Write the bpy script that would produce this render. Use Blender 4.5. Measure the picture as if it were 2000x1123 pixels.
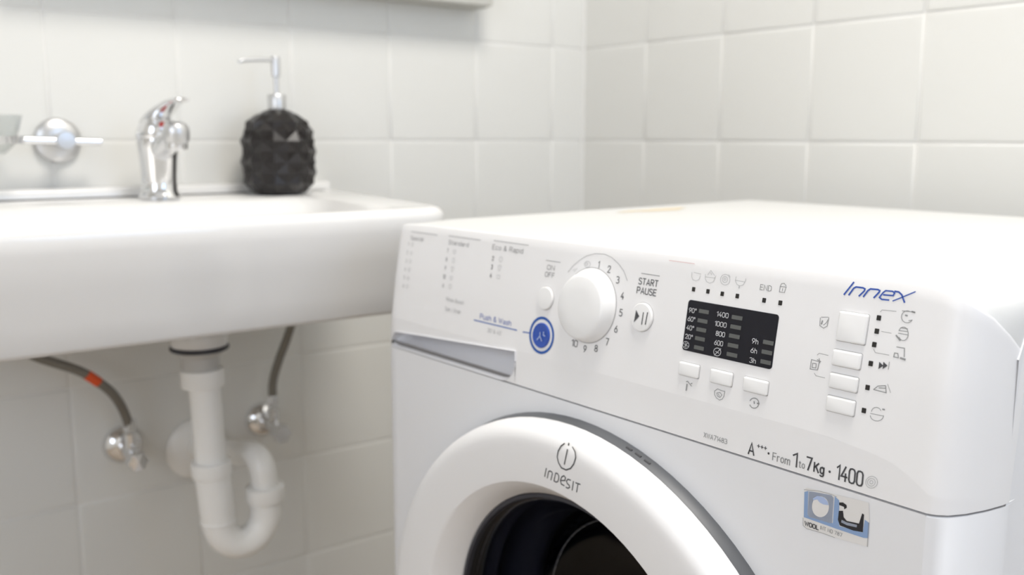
import bpy, bmesh, math, random
from math import sin, cos, pi, radians, sqrt
from mathutils import Vector, Matrix
random.seed(4)
SC = bpy.context.scene
COL = SC.collection
for o in list(bpy.data.objects):
    bpy.data.objects.remove(o)

# ---------------------------------------------------------------- camera
FPX = 1846.85
YAW, PITCH, ROLL = 0.6457, 0.1581, 0.0024
cam_data = bpy.data.cameras.new('camera')
cam = bpy.data.objects.new('camera', cam_data)
COL.objects.link(cam)
cam_data.sensor_width = 36.0
cam_data.lens = FPX * 36.0 / 2000.0
cam_data.clip_start = 0.02
fw = Vector((sin(YAW) * cos(PITCH), cos(YAW) * cos(PITCH), -sin(PITCH)))
rt = Vector((cos(YAW), -sin(YAW), 0))
up = rt.cross(fw)
r2 = rt * cos(ROLL) + up * sin(ROLL)
u2 = -rt * sin(ROLL) + up * cos(ROLL)
cam.matrix_world = Matrix(((r2.x, u2.x, -fw.x, -1.1781), (r2.y, u2.y, -fw.y, -1.3465),
                           (r2.z, u2.z, -fw.z, 0.9365), (0, 0, 0, 1)))
cam_data.dof.use_dof = True
cam_data.dof.focus_distance = 0.60
cam_data.dof.aperture_fstop = 6.0
SC.camera = cam

# ---------------------------------------------------------------- light and exposure
SC.view_settings.view_transform = 'Standard'
SC.view_settings.look = 'None'
SC.view_settings.gamma = 1
SC.view_settings.use_curve_mapping = False
SC.view_settings.exposure = 0.05
world = bpy.data.worlds.new('daylight')
SC.world = world
world.use_nodes = True
world.node_tree.nodes['Background'].inputs[0].default_value = (0.62, 0.76, 1.0, 1)
world.node_tree.nodes['Background'].inputs[1].default_value = 2.0

def area(name, loc, rot, sx, sy, power, colour, shape='RECTANGLE'):
    l = bpy.data.lights.new(name, 'AREA')
    l.shape = shape
    l.size = sx
    l.size_y = sy
    l.energy = power
    l.color = colour
    o = bpy.data.objects.new(name, l)
    COL.objects.link(o)
    o.location = loc
    o.rotation_euler = rot
    return o

RX0, RY0, RH = -2.3, -2.6, 2.45            # room: x RX0..0, y RY0..0, z 0..RH
CEIL_LAMP = (-0.66, -1.13)
area('ceiling_lamp_light', (CEIL_LAMP[0], CEIL_LAMP[1], RH - 0.125), (0, 0, 0), 0.62, 0.62, 19.5, (1.0, 0.955, 0.885), 'DISK')
area('window_daylight', (-0.36, RY0 + 0.02, 1.45), (radians(-90), 0, radians(180)), 0.6, 1.0, 3.0, (0.42, 0.64, 1.0))
area('side_fill_light', (RX0 + 0.02, -1.55, 1.45), (0, radians(-90), 0), 1.1, 1.1, 7.5, (0.98, 0.98, 1.0))  # added fill from the left, brightens the machine front and right wall

# ---------------------------------------------------------------- materials
def mat(name, col, rough=0.5, metal=0.0, coat=0.0, emit=None, noise=None, bump=None, spec=0.5, alpha=None):
    m = bpy.data.materials.new(name)
    m.use_nodes = True
    nt = m.node_tree
    b = nt.nodes['Principled BSDF']
    b.inputs['Base Color'].default_value = (*col, 1)
    b.inputs['Roughness'].default_value = rough
    b.inputs['Metallic'].default_value = metal
    b.inputs['Coat Weight'].default_value = coat
    b.inputs['Coat Roughness'].default_value = 0.08
    b.inputs['Specular IOR Level'].default_value = spec
    if emit:
        b.inputs['Emission Color'].default_value = (*emit[0], 1)
        b.inputs['Emission Strength'].default_value = emit[1]
    tc = nt.nodes.new('ShaderNodeTexCoord')
    if noise:
        sc, amt = noise
        n = nt.nodes.new('ShaderNodeTexNoise')
        n.inputs['Scale'].default_value = sc
        n.inputs['Detail'].default_value = 3
        nt.links.new(tc.outputs['Object'], n.inputs['Vector'])
        r = nt.nodes.new('ShaderNodeMix')
        r.data_type = 'RGBA'
        r.inputs[6].default_value = (*[c * (1 - amt) for c in col], 1)
        r.inputs[7].default_value = (*[min(1, c * (1 + amt)) for c in col], 1)
        nt.links.new(n.outputs['Fac'], r.inputs[0])
        nt.links.new(r.outputs[2], b.inputs['Base Color'])
    if bump:
        sc, st, dist = bump
        n = nt.nodes.new('ShaderNodeTexNoise')
        n.inputs['Scale'].default_value = sc
        n.inputs['Detail'].default_value = 2
        nt.links.new(tc.outputs['Object'], n.inputs['Vector'])
        bp = nt.nodes.new('ShaderNodeBump')
        bp.inputs['Strength'].default_value = st
        bp.inputs['Distance'].default_value = dist
        nt.links.new(n.outputs['Fac'], bp.inputs['Height'])
        nt.links.new(bp.outputs['Normal'], b.inputs['Normal'])
    return m

M_TILE = mat('glazed_tile', (0.75, 0.745, 0.715), 0.55, noise=(2.5, 0.012), bump=(14, 0.15, 0.004))
M_GROUT = mat('grout', (0.79, 0.78, 0.755), 0.9, noise=(30, 0.03))
M_PAINT = mat('painted_plaster', (0.80, 0.79, 0.76), 0.8, noise=(3, 0.02))
M_FLOOR = mat('floor_tile', (0.42, 0.34, 0.26), 0.4, noise=(5, 0.06))
M_CERAMIC = mat('sanitary_ceramic', (0.80, 0.79, 0.775), 0.16, coat=0.3)
M_STEELW = mat('white_enamel', (0.85, 0.85, 0.865), 0.5)
M_CABINET = mat('cabinet_laminate', (0.60, 0.59, 0.55), 0.5)
M_PANEL = mat('white_plastic', (0.89, 0.88, 0.88), 0.42, bump=(900, 0.04, 0.0003))
M_BTN = mat('button_plastic', (0.88, 0.875, 0.87), 0.35)
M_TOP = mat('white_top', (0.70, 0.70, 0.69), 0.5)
M_GAP = mat('dark_gap', (0.22, 0.21, 0.21), 0.8)
M_SHADOWGAP = mat('gap_shade_grey', (0.46, 0.45, 0.45), 0.8)  # shade lines round dial and buttons, put into a flat grey
M_DRAWER = mat('drawer_plastic', (0.80, 0.80, 0.83), 0.45)
M_BAND = mat('grey_band', (0.115, 0.12, 0.13), 0.42)
M_RUBBER = mat('rubber', (0.035, 0.035, 0.045), 0.45)
M_BELLOWS = mat('bellows_rubber', (0.10, 0.10, 0.12), 0.4)
M_INK = mat('dark_print', (0.07, 0.07, 0.075), 0.6)
M_INK2 = mat('grey_print', (0.30, 0.30, 0.30), 0.6)
M_INK3 = mat('pale_print', (0.50, 0.50, 0.50), 0.6)
M_BLUE = mat('blue_print', (0.012, 0.10, 0.42), 0.45)
M_BLUE2 = mat('blue_logo_print', (0.035, 0.095, 0.42), 0.45)
M_BLUEBTN = mat('blue_button', (0.015, 0.075, 0.42), 0.25, coat=0.4)
M_DISPLAY = mat('display_black', (0.010, 0.010, 0.016), 0.22, spec=0.35)
M_DTEXT = mat('display_print', (0.62, 0.62, 0.64), 0.5)
M_DBAR = mat('display_segment', (0.115, 0.12, 0.115), 0.4)
M_LED = mat('led_window', (0.02, 0.018, 0.017), 0.3)
M_CHROME = mat('chrome', (0.80, 0.80, 0.81), 0.09, metal=1.0)
M_BRUSHED = mat('satin_metal', (0.66, 0.66, 0.665), 0.34, metal=1.0)
M_PVC = mat('white_pvc', (0.92, 0.91, 0.885), 0.3)
M_PVCGREY = mat('translucent_tailpiece', (0.55, 0.54, 0.52), 0.3)
M_BLACKGLASS = mat('black_glaze', (0.012, 0.009, 0.009), 0.33, spec=0.45)
M_ORANGE = mat('orange_band', (0.82, 0.10, 0.02), 0.5)
M_RED = mat('red_index', (0.60, 0.03, 0.02), 0.3)
M_PINK = mat('faint_red_mark', (0.80, 0.60, 0.59), 0.6)
M_STAIN = mat('beige_residue', (0.72, 0.62, 0.45), 0.6, noise=(60, 0.08))
M_LAMP = mat('opal_glass', (0.9, 0.9, 0.88), 0.4, emit=((1, 0.96, 0.9), 3.0))
M_STW = mat('sticker_paper', (0.80, 0.78, 0.76), 0.4)
M_STB = mat('sticker_blue', (0.27, 0.39, 0.62), 0.35)
M_STB2 = mat('sticker_pale_blue', (0.44, 0.54, 0.78), 0.35)
M_STL = mat('sticker_light', (0.62, 0.68, 0.80), 0.35)
M_STK = mat('sticker_black', (0.02, 0.02, 0.025), 0.4)
M_FRAME = mat('window_frame_white', (0.8, 0.8, 0.8), 0.4)

def braid_material():
    m = mat('braided_steel', (0.24, 0.225, 0.20), 0.42, metal=0.7)
    nt = m.node_tree
    w = nt.nodes.new('ShaderNodeTexVoronoi')
    w.inputs['Scale'].default_value = 900
    tc = nt.nodes.new('ShaderNodeTexCoord')
    nt.links.new(tc.outputs['Object'], w.inputs['Vector'])
    bp = nt.nodes.new('ShaderNodeBump')
    bp.inputs['Strength'].default_value = 0.5
    bp.inputs['Distance'].default_value = 0.001
    nt.links.new(w.outputs['Distance'], bp.inputs['Height'])
    nt.links.new(bp.outputs['Normal'], nt.nodes['Principled BSDF'].inputs['Normal'])
    return m
M_BRAID = braid_material()

def drum_material():
    m = mat('perforated_drum', (0.13, 0.13, 0.17), 0.3, metal=0.8)
    nt = m.node_tree
    v = nt.nodes.new('ShaderNodeTexVoronoi')
    v.inputs['Scale'].default_value = 110
    v.inputs['Randomness'].default_value = 0.1
    tc = nt.nodes.new('ShaderNodeTexCoord')
    nt.links.new(tc.outputs['Object'], v.inputs['Vector'])
    r = nt.nodes.new('ShaderNodeValToRGB')
    r.color_ramp.elements[0].position = 0.22
    r.color_ramp.elements[0].color = (0.002, 0.002, 0.003, 1)
    r.color_ramp.elements[1].position = 0.30
    r.color_ramp.elements[1].color = (0.16, 0.16, 0.22, 1)
    nt.links.new(v.outputs['Distance'], r.inputs[0])
    nt.links.new(r.outputs[0], nt.nodes['Principled BSDF'].inputs['Base Color'])
    return m
M_DRUM = drum_material()

def glass_material(name, tint, gloss_rough, base_refl=0.04):
    m = bpy.data.materials.new(name)
    m.use_nodes = True
    nt = m.node_tree
    nt.nodes.clear()
    out = nt.nodes.new('ShaderNodeOutputMaterial')
    tr = nt.nodes.new('ShaderNodeBsdfTransparent')
    tr.inputs[0].default_value = (*tint, 1)
    gl = nt.nodes.new('ShaderNodeBsdfGlossy')
    gl.inputs['Roughness'].default_value = gloss_rough
    lw = nt.nodes.new('ShaderNodeLayerWeight')
    pw = nt.nodes.new('ShaderNodeMath')
    pw.operation = 'POWER'
    nt.links.new(lw.outputs['Facing'], pw.inputs[0])
    pw.inputs[1].default_value = 4.0
    fr = nt.nodes.new('ShaderNodeMath')
    fr.operation = 'MULTIPLY_ADD'
    nt.links.new(pw.outputs[0], fr.inputs[0])
    fr.inputs[1].default_value = 0.7
    fr.inputs[2].default_value = base_refl
    mx = nt.nodes.new('ShaderNodeMixShader')
    nt.links.new(fr.outputs[0], mx.inputs[0])
    nt.links.new(tr.outputs[0], mx.inputs[1])
    nt.links.new(gl.outputs[0], mx.inputs[2])
    nt.links.new(mx.outputs[0], out.inputs[0])
    return m
M_BOWL = glass_material('smoked_door_glass', (0.30, 0.31, 0.37), 0.10, 0.02)
M_GLASS = glass_material('clear_glass', (0.93, 0.94, 0.94), 0.12)

# ---------------------------------------------------------------- mesh helpers
def link(name, me, m, parent=None, smooth=35):
    o = bpy.data.objects.new(name, me)
    COL.objects.link(o)
    if m is not None:
        me.materials.append(m)
    if smooth:
        for p in me.polygons:
            p.use_smooth = True
        me.set_sharp_from_angle(angle=radians(smooth))
    if parent:
        o.parent = parent
    return o

def raw(name, V, F, m, parent=None, smooth=35, merge=0):
    me = bpy.data.meshes.new(name)
    me.from_pydata([tuple(v) for v in V], [], F)
    if merge:
        bm = bmesh.new()
        bm.from_mesh(me)
        bmesh.ops.remove_doubles(bm, verts=bm.verts, dist=merge)
        bm.to_mesh(me)
        bm.free()
    me.update()
    return link(name, me, m, parent, smooth)

def fixn(o):
    bm = bmesh.new()
    bm.from_mesh(o.data)
    bmesh.ops.recalc_face_normals(bm, faces=bm.faces)
    bm.to_mesh(o.data)
    bm.free()
    return o

def loft_vf(rings, closed=True, cap0=False, cap1=False, V=None, F=None):
    V = [] if V is None else V
    F = [] if F is None else F
    b = len(V)
    n = len(rings[0])
    for r in rings:
        V.extend(r)
    for i in range(len(rings) - 1):
        for j in range(n if closed else n - 1):
            a = b + i * n + j
            c = b + i * n + (j + 1) % n
            F.append((a, c, c + n, a + n))
    if cap0:
        F.append(tuple(b + j for j in range(n))[::-1])
    if cap1:
        F.append(tuple(b + (len(rings) - 1) * n + j for j in range(n)))
    return V, F

def tube_rings(path, radii, n=20, flat=1.0, side=None):
    P = [Vector(p) for p in path]
    rings = []
    t0 = (P[1] - P[0]).normalized()
    ref = Vector(side) if side else (Vector((1, 0, 0)) if abs(t0.x) < 0.9 else Vector((0, 1, 0)))
    for i, p in enumerate(P):
        t = (P[min(i + 1, len(P) - 1)] - P[max(i - 1, 0)]).normalized()
        a = (ref - t * ref.dot(t)).normalized()
        b = t.cross(a)
        r = radii[i] if isinstance(radii, (list, tuple)) else radii
        f = flat[i] if isinstance(flat, (list, tuple)) else flat
        rings.append([p + a * cos(2 * pi * k / n) * r + b * sin(2 * pi * k / n) * r * f for k in range(n)])
        ref = a
    return rings

def smooth_path(pts, k=6):
    P = [Vector(p) for p in pts]
    P = [P[0] * 2 - P[1]] + P + [P[-1] * 2 - P[-2]]
    out = []
    for i in range(1, len(P) - 2):
        for s in range(k):
            t = s / k
            out.append(0.5 * ((2 * P[i]) + (P[i + 1] - P[i - 1]) * t + (2 * P[i - 1] - 5 * P[i] + 4 * P[i + 1] - P[i + 2]) * t * t
                              + (3 * P[i] - P[i - 1] - 3 * P[i + 1] + P[i + 2]) * t ** 3))
    out.append(P[-2])
    return out

def tube(name, path, radii, m, parent=None, n=20, flat=1.0, side=None, smooth=40):
    V, F = loft_vf(tube_rings(path, radii, n, flat, side), cap0=True, cap1=True)
    return fixn(raw(name, V, F, m, parent, smooth))

def lathe(name, prof, m, parent=None, origin=(0, 0, 0), axis=(0, 0, 1), n=32, smooth=35):
    """prof: (radius, height along axis)"""
    A = Vector(axis).normalized()
    ref = Vector((1, 0, 0)) if abs(A.x) < 0.9 else Vector((0, 1, 0))
    a = (ref - A * ref.dot(A)).normalized()
    b = A.cross(a)
    O = Vector(origin)
    rings = [[O + A * h + (a * cos(2 * pi * k / n) + b * sin(2 * pi * k / n)) * max(r, 1e-5) for k in range(n)] for r, h in prof]
    V, F = loft_vf(rings, cap0=True, cap1=True)
    return fixn(raw(name, V, F, m, parent, smooth))

def box(name, lo, hi, m, parent=None, bevel=0, seg=2):
    bm = bmesh.new()
    bmesh.ops.create_cube(bm, size=1)
    for v in bm.verts:
        v.co = Vector([lo[i] + (v.co[i] + 0.5) * (hi[i] - lo[i]) for i in range(3)])
    if bevel:
        bmesh.ops.bevel(bm, geom=list(bm.edges), offset=bevel, segments=seg, affect='EDGES', profile=0.5)
    me = bpy.data.meshes.new(name)
    bm.to_mesh(me)
    bm.free()
    return link(name, me, m, parent, 35 if bevel else 0)

def thing(name, label, cat, loc=(0, 0, 0), rz=0, group=None):
    o = bpy.data.objects.new(name, None)
    COL.objects.link(o)
    o.location = loc
    o.rotation_euler = (0, 0, rz)
    o.empty_display_size = 0.05
    o['label'] = label
    o['category'] = cat
    if group:
        o['group'] = group
    return o

def structure(o):
    o['kind'] = 'structure'
    return o

# ---------------------------------------------------------------- room shell
structure(box('floor', (RX0, RY0, -0.08), (0.1, 0.1, 0), M_FLOOR))
structure(box('ceiling', (RX0, RY0, RH), (0.1, 0.1, RH + 0.1), M_PAINT))
G = 0.0012                                          # grout bed lies this far behind the tile faces
wall_back = structure(box('wall_back', (RX0, G, 0), (0.12, 0.12, RH), M_GROUT))
wall_right = structure(box('wall_right', (G, RY0, 0), (0.12, G, RH), M_GROUT))
V, F = [], []
def bx(x0, y0, z0, x1, y1, z1, V, F):
    b = len(V)
    V += [(x, y, z) for z in (z0, z1) for y in (y0, y1) for x in (x0, x1)]
    F += [tuple(b + i for i in f) for f in ((0, 2, 3, 1), (4, 5, 7, 6), (0, 1, 5, 4), (2, 6, 7, 3), (0, 4, 6, 2), (1, 3, 7, 5))]
for a in ((RY0, 0, -2.1, RH), (-1.0, 0, 0.1, RH), (-2.1, 0, -1.0, 0.9), (-2.1, 2.0, -1.0, RH)):
    bx(RX0 - 0.1, a[0], a[1], RX0, a[2], a[3], V, F)
structure(raw('wall_left', V, F, M_PAINT, smooth=0))
V, F = [], []
for a in ((-2.1, 0.9, -2.05, 2.0), (-1.05, 0.9, -1.0, 2.0), (-2.1, 0.9, -1.0, 0.95), (-2.1, 1.95, -1.0, 2.0)):
    bx(RX0 - 0.07, a[0], a[1], RX0 - 0.02, a[2], a[3], V, F)
fill_win = structure(raw('fill_window', V, F, M_FRAME, smooth=0))  # unseen window added to go with the side fill light
box('pane', (RX0 - 0.05, -2.05, 0.95), (RX0 - 0.045, -1.05, 1.95), M_GLASS, fill_win)
# the wall behind the camera, with its window opening
WX0, WX1, WZ0, WZ1 = -0.70, -0.02, 0.90, 2.00
V, F = [], []
def bx(x0, y0, z0, x1, y1, z1, V, F):
    b = len(V)
    V += [(x, y, z) for z in (z0, z1) for y in (y0, y1) for x in (x0, x1)]
    F += [tuple(b + i for i in f) for f in ((0, 2, 3, 1), (4, 5, 7, 6), (0, 1, 5, 4), (2, 6, 7, 3), (0, 4, 6, 2), (1, 3, 7, 5))]
for a in ((RX0, 0, WX0, RH), (WX1, 0, 0.12, RH), (WX0, 0, WX1, WZ0), (WX0, WZ1, WX1, RH)):
    bx(a[0], RY0 - 0.1, a[1], a[2], RY0, a[3], V, F)
structure(raw('wall_front', V, F, M_PAINT, smooth=0))
V, F = [], []
for a in ((WX0, WZ0, WX0 + 0.05, WZ1), (WX1 - 0.05, WZ0, WX1, WZ1), (WX0, WZ0, WX1, WZ0 + 0.05), (WX0, WZ1 - 0.05, WX1, WZ1), (-.375, WZ0, -.345, WZ1)):
    bx(a[0], RY0 - 0.07, a[1], a[2], RY0 - 0.02, a[3], V, F)
win = structure(raw('window_1', V, F, M_FRAME, smooth=0))
for x0, x1 in ((WX0 + 0.05, -.375), (-.345, WX1 - 0.05)):
    box('pane', (x0, RY0 - 0.05, WZ0 + 0.05), (x1, RY0 - 0.045, WZ1 - 0.05), M_GLASS, win)

# ---- tiles, each one an object
TW, TH, Z0 = 0.1670, 0.1649, 0.9297
GW = 0.0030
def tile_mesh(w, h, axis):
    """a tile with eased edges; face at 0, growing into the wall"""
    V, F = [], []
    rings = []
    for ins, d in ((0.0, 0.004), (0.0, 0.0008), (0.0007, 0.0003), (0.002, 0.00008), (0.006, 0.0)):
        a, b = w / 2 - ins, h / 2 - ins
        pts = [(-a, -b), (a, -b), (a, b), (-a, b)]
        rings.append([(u, d, v) if axis == 'y' else (d, -u, v) for u, v in pts])
    loft_vf(rings, cap1=True, V=V, F=F)
    me = bpy.data.meshes.new('tile')
    me.from_pydata(V, [], F)
    me.materials.append(M_TILE)
    for p in me.polygons:
        p.use_smooth = True
    bm = bmesh.new()
    bm.from_mesh(me)
    bmesh.ops.recalc_face_normals(bm, faces=bm.faces)
    if sum(f.normal.y if axis == 'y' else f.normal.x for f in bm.faces if len(f.verts) == 4 and f.calc_area() > 0.005) > 0:
        bmesh.ops.reverse_faces(bm, faces=bm.faces)
    bm.to_mesh(me)
    bm.free()
    return me
_tm = {}
def place_tile(parent, axis, c, z, w, h):
    k = (axis, round(w, 4), round(h, 4))
    if k not in _tm:
        _tm[k] = tile_mesh(w - GW, h - GW, axis)
    o = bpy.data.objects.new('tile', _tm[k])
    COL.objects.link(o)
    o.parent = parent
    j = random.uniform(-0.0002, 0.0002)
    o.location = (c, j, z) if axis == 'y' else (j, c, z)
    r = (random.uniform(-1, 1) * 0.0016, random.uniform(-1, 1) * 0.0016)
    o.rotation_euler = (r[0], 0, r[1]) if axis == 'y' else (0, r[0], r[1])
xj = [0.0, -0.4086 + 2 * TW]                         # joints of the back wall: cut tile in the corner
while xj[-1] - TW > RX0:
    xj.append(xj[-1] - TW)
xj.append(RX0)
zj = [0.0] + [Z0 + k * TH for k in range(-5, 10)] + [RH]
for i in range(len(xj) - 1):
    for k in range(len(zj) - 1):
        place_tile(wall_back, 'y', (xj[i] + xj[i + 1]) / 2, (zj[k] + zj[k + 1]) / 2, xj[i] - xj[i + 1], zj[k + 1] - zj[k])
yj = [0.0, -0.1622]
while yj[-1] - TW > RY0:
    yj.append(yj[-1] - TW)
yj.append(RY0)
for i in range(len(yj) - 1):
    for k in range(len(zj) - 1):
        place_tile(wall_right, 'x', (yj[i] + yj[i + 1]) / 2, (zj[k] + zj[k + 1]) / 2, yj[i] - yj[i + 1], zj[k + 1] - zj[k])
# pale sealant bead in the corner
tube('trim_1', [(-0.001, -0.001, 0), (-0.001, -0.001, RH)], 0.0035, M_GROUT, n=8)['kind'] = 'structure'

# ceiling lamp
cl = thing('ceiling_lamp', 'round opal ceiling lamp in the middle of the white ceiling', 'lamp', (CEIL_LAMP[0], CEIL_LAMP[1], RH))
lathe('lamp_base', [(0.335, 0.0), (0.34, -0.03), (0.335, -0.04)], M_BRUSHED, cl, n=48)
lathe('lamp_shade', [(0.325, -0.04), (0.315, -0.08), (0.27, -0.105), (0.05, -0.112), (0, -0.113)], M_LAMP, cl, n=48)

# ================================================================ washing machine
W, DM = 0.595, 0.6055
wm = thing('washing_machine', 'white front-loading washing machine with blue-lettered control panel, standing against the tiled wall on the right', 'washing machine',
           (-0.7130, -0.5112, 0), radians(2.4432 - 90))
PLAN = [(-.0004, .053), (0, .034), (.002, .016), (.005, .0065), (.011, .0018), (.016, .0005), (.022, 0)]
PR = [(-.0004, .053), (0, .046), (.003, .031), (.0075, .0165), (.0125, .0065), (.0175, .0018), (.022, 0)]
PLAN = PLAN + [(W - x, y) for x, y in PR[::-1]]
def interp(T, x):
    if x <= T[0][0]:
        return T[0][1]
    for (a, b), (c, d) in zip(T, T[1:]):
        if x <= c:
            return b + (d - b) * (x - a) / (c - a)
    return T[-1][1]
def plan(x): return interp(PLAN, x)
ZF = [(0, .757), (.50, .757), (.53, .755), (.548, .752), (.560, .747), (.573, .739), (.595, .735)]
def lean(z, x=0.3):
    zf = interp(ZF, x)
    b0 = (min(z, zf) - .728) * .055
    return (z - .757) * .17 if z > .80 else b0 + max(0.0, (z - zf) / (.80 - zf) * (.043 * .17 - (zf - .728) * .055))
CRE = [(0, .815), (.002, .824), (.006, .8355), (.011, .8425), (.0165, .8465), (.022, .849), (.035, .8515), (.055, .8513)]
CREL = [(0, .822), (.002, .837), (.005, .8445), (.011, .8480), (.016, .8495), (.022, .8505), (.055, .8513)]
def crease(x):
    if x < .1:
        return interp(CREL, x) + .006 * x * min(1, max(0, x) / .05)
    d = min(x, W - x)
    return interp(CRE, d) + .006 * x * min(1, d / .05)
def pan(u, v, h=0.0): return (u, plan(u) + lean(v, u) - h, v)

XS = [-.0004, 0, .002, .005, .011, .014, .016, .019, .022, .028, .035, .045, .055, .08, .11, .14, .17, .1915, .1965, .2005, .2035, .206, .208, .2095, .2102, .2105,
      .24, .28, .32, .36, .40, .44, .48, .51, .54, .55, .56, .567, .573, .5775, .5825, .5875, .592, .595, .5954]
XL, XR, RR = .014, .2105, .0190
def ztop(x):
    z = .7435 + (x - .025) * .0713
    if x < .024:
        z -= .010 * ((.024 - x) / .010) ** 2
    return z
def zbot(x):
    if x > XR - RR:
        return .7282 + RR - sqrt(max(0, RR * RR - (x - XR + RR) ** 2))
    return .7282
V, F = [], []
for a, b in zip(XS, XS[1:]):
    inside = a >= XL - 1e-6 and b <= XR + 1e-6
    lo = (ztop(a), ztop(b)) if inside else (.7282, .7282)
    cols = []
    for x, l in ((a, lo[0]), (b, lo[1])):
        zc = crease(x)
        zf = interp(ZF, x)
        zs = [l, max(l, zf), .785, .80] + [.80 + (zc - .0012 - .80) * t for t in (.3, .6, .85, 1.0)]
        c = [pan(x, z) for z in zs]
        c.append((x, plan(x) + lean(zc) + .0004, zc - .0003))
        c.append((x, plan(x) + lean(zc) + .0016, zc))
        if not inside:
            c.insert(0, (x, plan(x) + .008, .7285))
        cols.append(c)
    loft_vf(cols, closed=False, V=V, F=F)
    if inside and b > XR - RR + 1e-6:
        loft_vf([[(x, plan(x), .7282), (x, plan(x), zbot(x))] for x in (a, b)], closed=False, V=V, F=F)
control = fixn(raw('control_panel', V, F, M_PANEL, wm, 30, merge=1e-5))
FACET = 0
for e_ in control.data.edges:
    p_, q_ = (control.data.vertices[i].co for i in e_.vertices)
    if abs(p_.z - interp(ZF, p_.x)) < 1e-4 and abs(q_.z - interp(ZF, q_.x)) < 1e-4 and abs(p_.x - q_.x) > 1e-3:
        e_.use_edge_sharp = True
control['label'] = 'white slanted control panel with rounded ends'

# scooped pull of the detergent drawer
V, F = [], []
cols = []
for x in [q for q in XS if XL - 1e-6 <= q <= XR + 1e-6]:
    zt, zb = ztop(x), zbot(x)
    dep = .024 * min(1, (x - XL) / .012 + .15)
    c = [(x, plan(x) - .0002, zt), (x, plan(x) + dep * .55, zt + .0004), (x, plan(x) + dep * .92, zt - (zt - zb) * .05), (x, plan(x) + dep, zt - (zt - zb) * .18)]
    for s in (.35, .5, .65, .8, .9, .96):
        c.append((x, plan(x) + dep * (1 - s ** 1.8) ** .85, zt - (zt - zb) * s))
    c.append((x, plan(x) - .0004, zb + .0002))
    c.append((x, plan(x) - .0003, zb - .0006))
    cols.append(c)
loft_vf(cols, closed=False, V=V, F=F)
b = len(V)
V += cols[-1]
F.append(tuple(b + i for i in range(len(cols[-1]))))
d = raw('detergent_drawer', V, F, M_DRAWER, wm, 50, merge=1e-5)
d['label'] = 'scooped pull of the detergent drawer'

# top plate with the cap that rolls over behind the panel
YT = .092
cols = []
for x in XS:
    zc = crease(x)
    y0 = plan(x) + lean(zc) + .0016
    e = .0012 if min(x, W - x) < .001 else 0
    c = []
    for t in (0, .06, .14, .25, .4, .6, .8, 1.0):
        c.append((x, y0 + (YT - y0) * t, zc + (.850 - e - zc) * (1 - (1 - t) ** 3)))
    c += [(x, y, .850 - e) for y in (.2, .4, DM - .006)]
    c += [(x, DM - .001, .849), (x, DM, .845), (x, DM, .83)]
    cols.append(c)
V, F = loft_vf(cols, closed=False)
for ci in (0, -1):
    c = cols[ci][7:11]
    x = c[0][0]
    loft_vf([[p for p in c], [(x + (-.0006 if ci == 0 else .0006), p[1], .8475) for p in c], [(x + (-.0006 if ci == 0 else .0006), p[1], .832) for p in c]], closed=False, V=V, F=F)
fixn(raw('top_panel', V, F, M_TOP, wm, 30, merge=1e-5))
# side and rear cabinet
pts = [(.0475, .012), (DM - .001, .012), (DM - .001, .8485), (.092, .8485), (.075, .844), (.065, .836), (.057, .826), (.050, .813)]
V, F = loft_vf([[(x, y, z) for y, z in pts] for x in (0.0, W)], cap0=True, cap1=True)
cab = fixn(raw('cabinet', V, F, M_STEELW, wm, 20))
# opening in the cabinet for drum: the cabinet is hollow behind the front
bm = bmesh.new(); bm.from_mesh(cab.data)
front = [f for f in bm.faces if all(abs(v.co.y - .0475) < .003 and v.co.z < .82 for v in f.verts)]
bmesh.ops.delete(bm, geom=front, context='FACES'); bm.to_mesh(cab.data); bm.free()

# lower front with the round door opening
HC, HR = (.2925, .482), .166
N = 128
A0, A1, B0, B1 = .022, W - .022, .075, .7268
inner, outer = [], []
for k in range(N):
    a = 2 * pi * k / N
    ca, sa = cos(a), sin(a)
    inner.append((HC[0] + HR * ca, 0, HC[1] + HR * sa))
    t = min(((A1 - HC[0]) / ca if ca > 1e-9 else 9), ((A0 - HC[0]) / ca if ca < -1e-9 else 9), ((B1 - HC[1]) / sa if sa > 1e-9 else 9), ((B0 - HC[1]) / sa if sa < -1e-9 else 9))
    outer.append([HC[0] + t * ca, 0, HC[1] + t * sa])
for cx_, cz_ in ((A0, B0), (A0, B1), (A1, B0), (A1, B1)):
    q = min(outer, key=lambda p: (p[0] - cx_) ** 2 + (p[2] - cz_) ** 2)
    q[0], q[2] = cx_, cz_
V, F = loft_vf([[(p[0], .02, p[2]) for p in inner], inner, [tuple(p) for p in outer]])
for side in (PLAN[:7], PLAN[7:]):
    loft_vf([[(x, y, B0), (x, y, B1 - .0006), (x, y + .0006, B1), (x, y + .008, B1)] for x, y in side], closed=False, V=V, F=F)
loft_vf([[(A0, 0, B1), (A1, 0, B1)], [(A0, .008, B1), (A1, .008, B1)]], closed=False, V=V, F=F)
fixn(raw('front_panel', V, F, M_STEELW, wm, 30))
V, F = [], []
loft_vf([[(x, y + .0035, .722), (x, y + .0035, .733)] for x, y in PLAN[1:-1]], closed=False, V=V, F=F)
raw('panel_seam', V, F, M_GAP, wm, 0)
box('kick_plate', (.012, .012, .012), (W - .012, .045, .072), M_PANEL, wm, bevel=.003)
for fx in (.05, W - .05):
    for fy in (.09, DM - .05):
        lathe('foot', [(.018, 0), (.02, .004), (.02, .010), (.008, .011), (.008, .02)], M_RUBBER, wm, origin=(fx, fy, 0), n=16)

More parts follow.
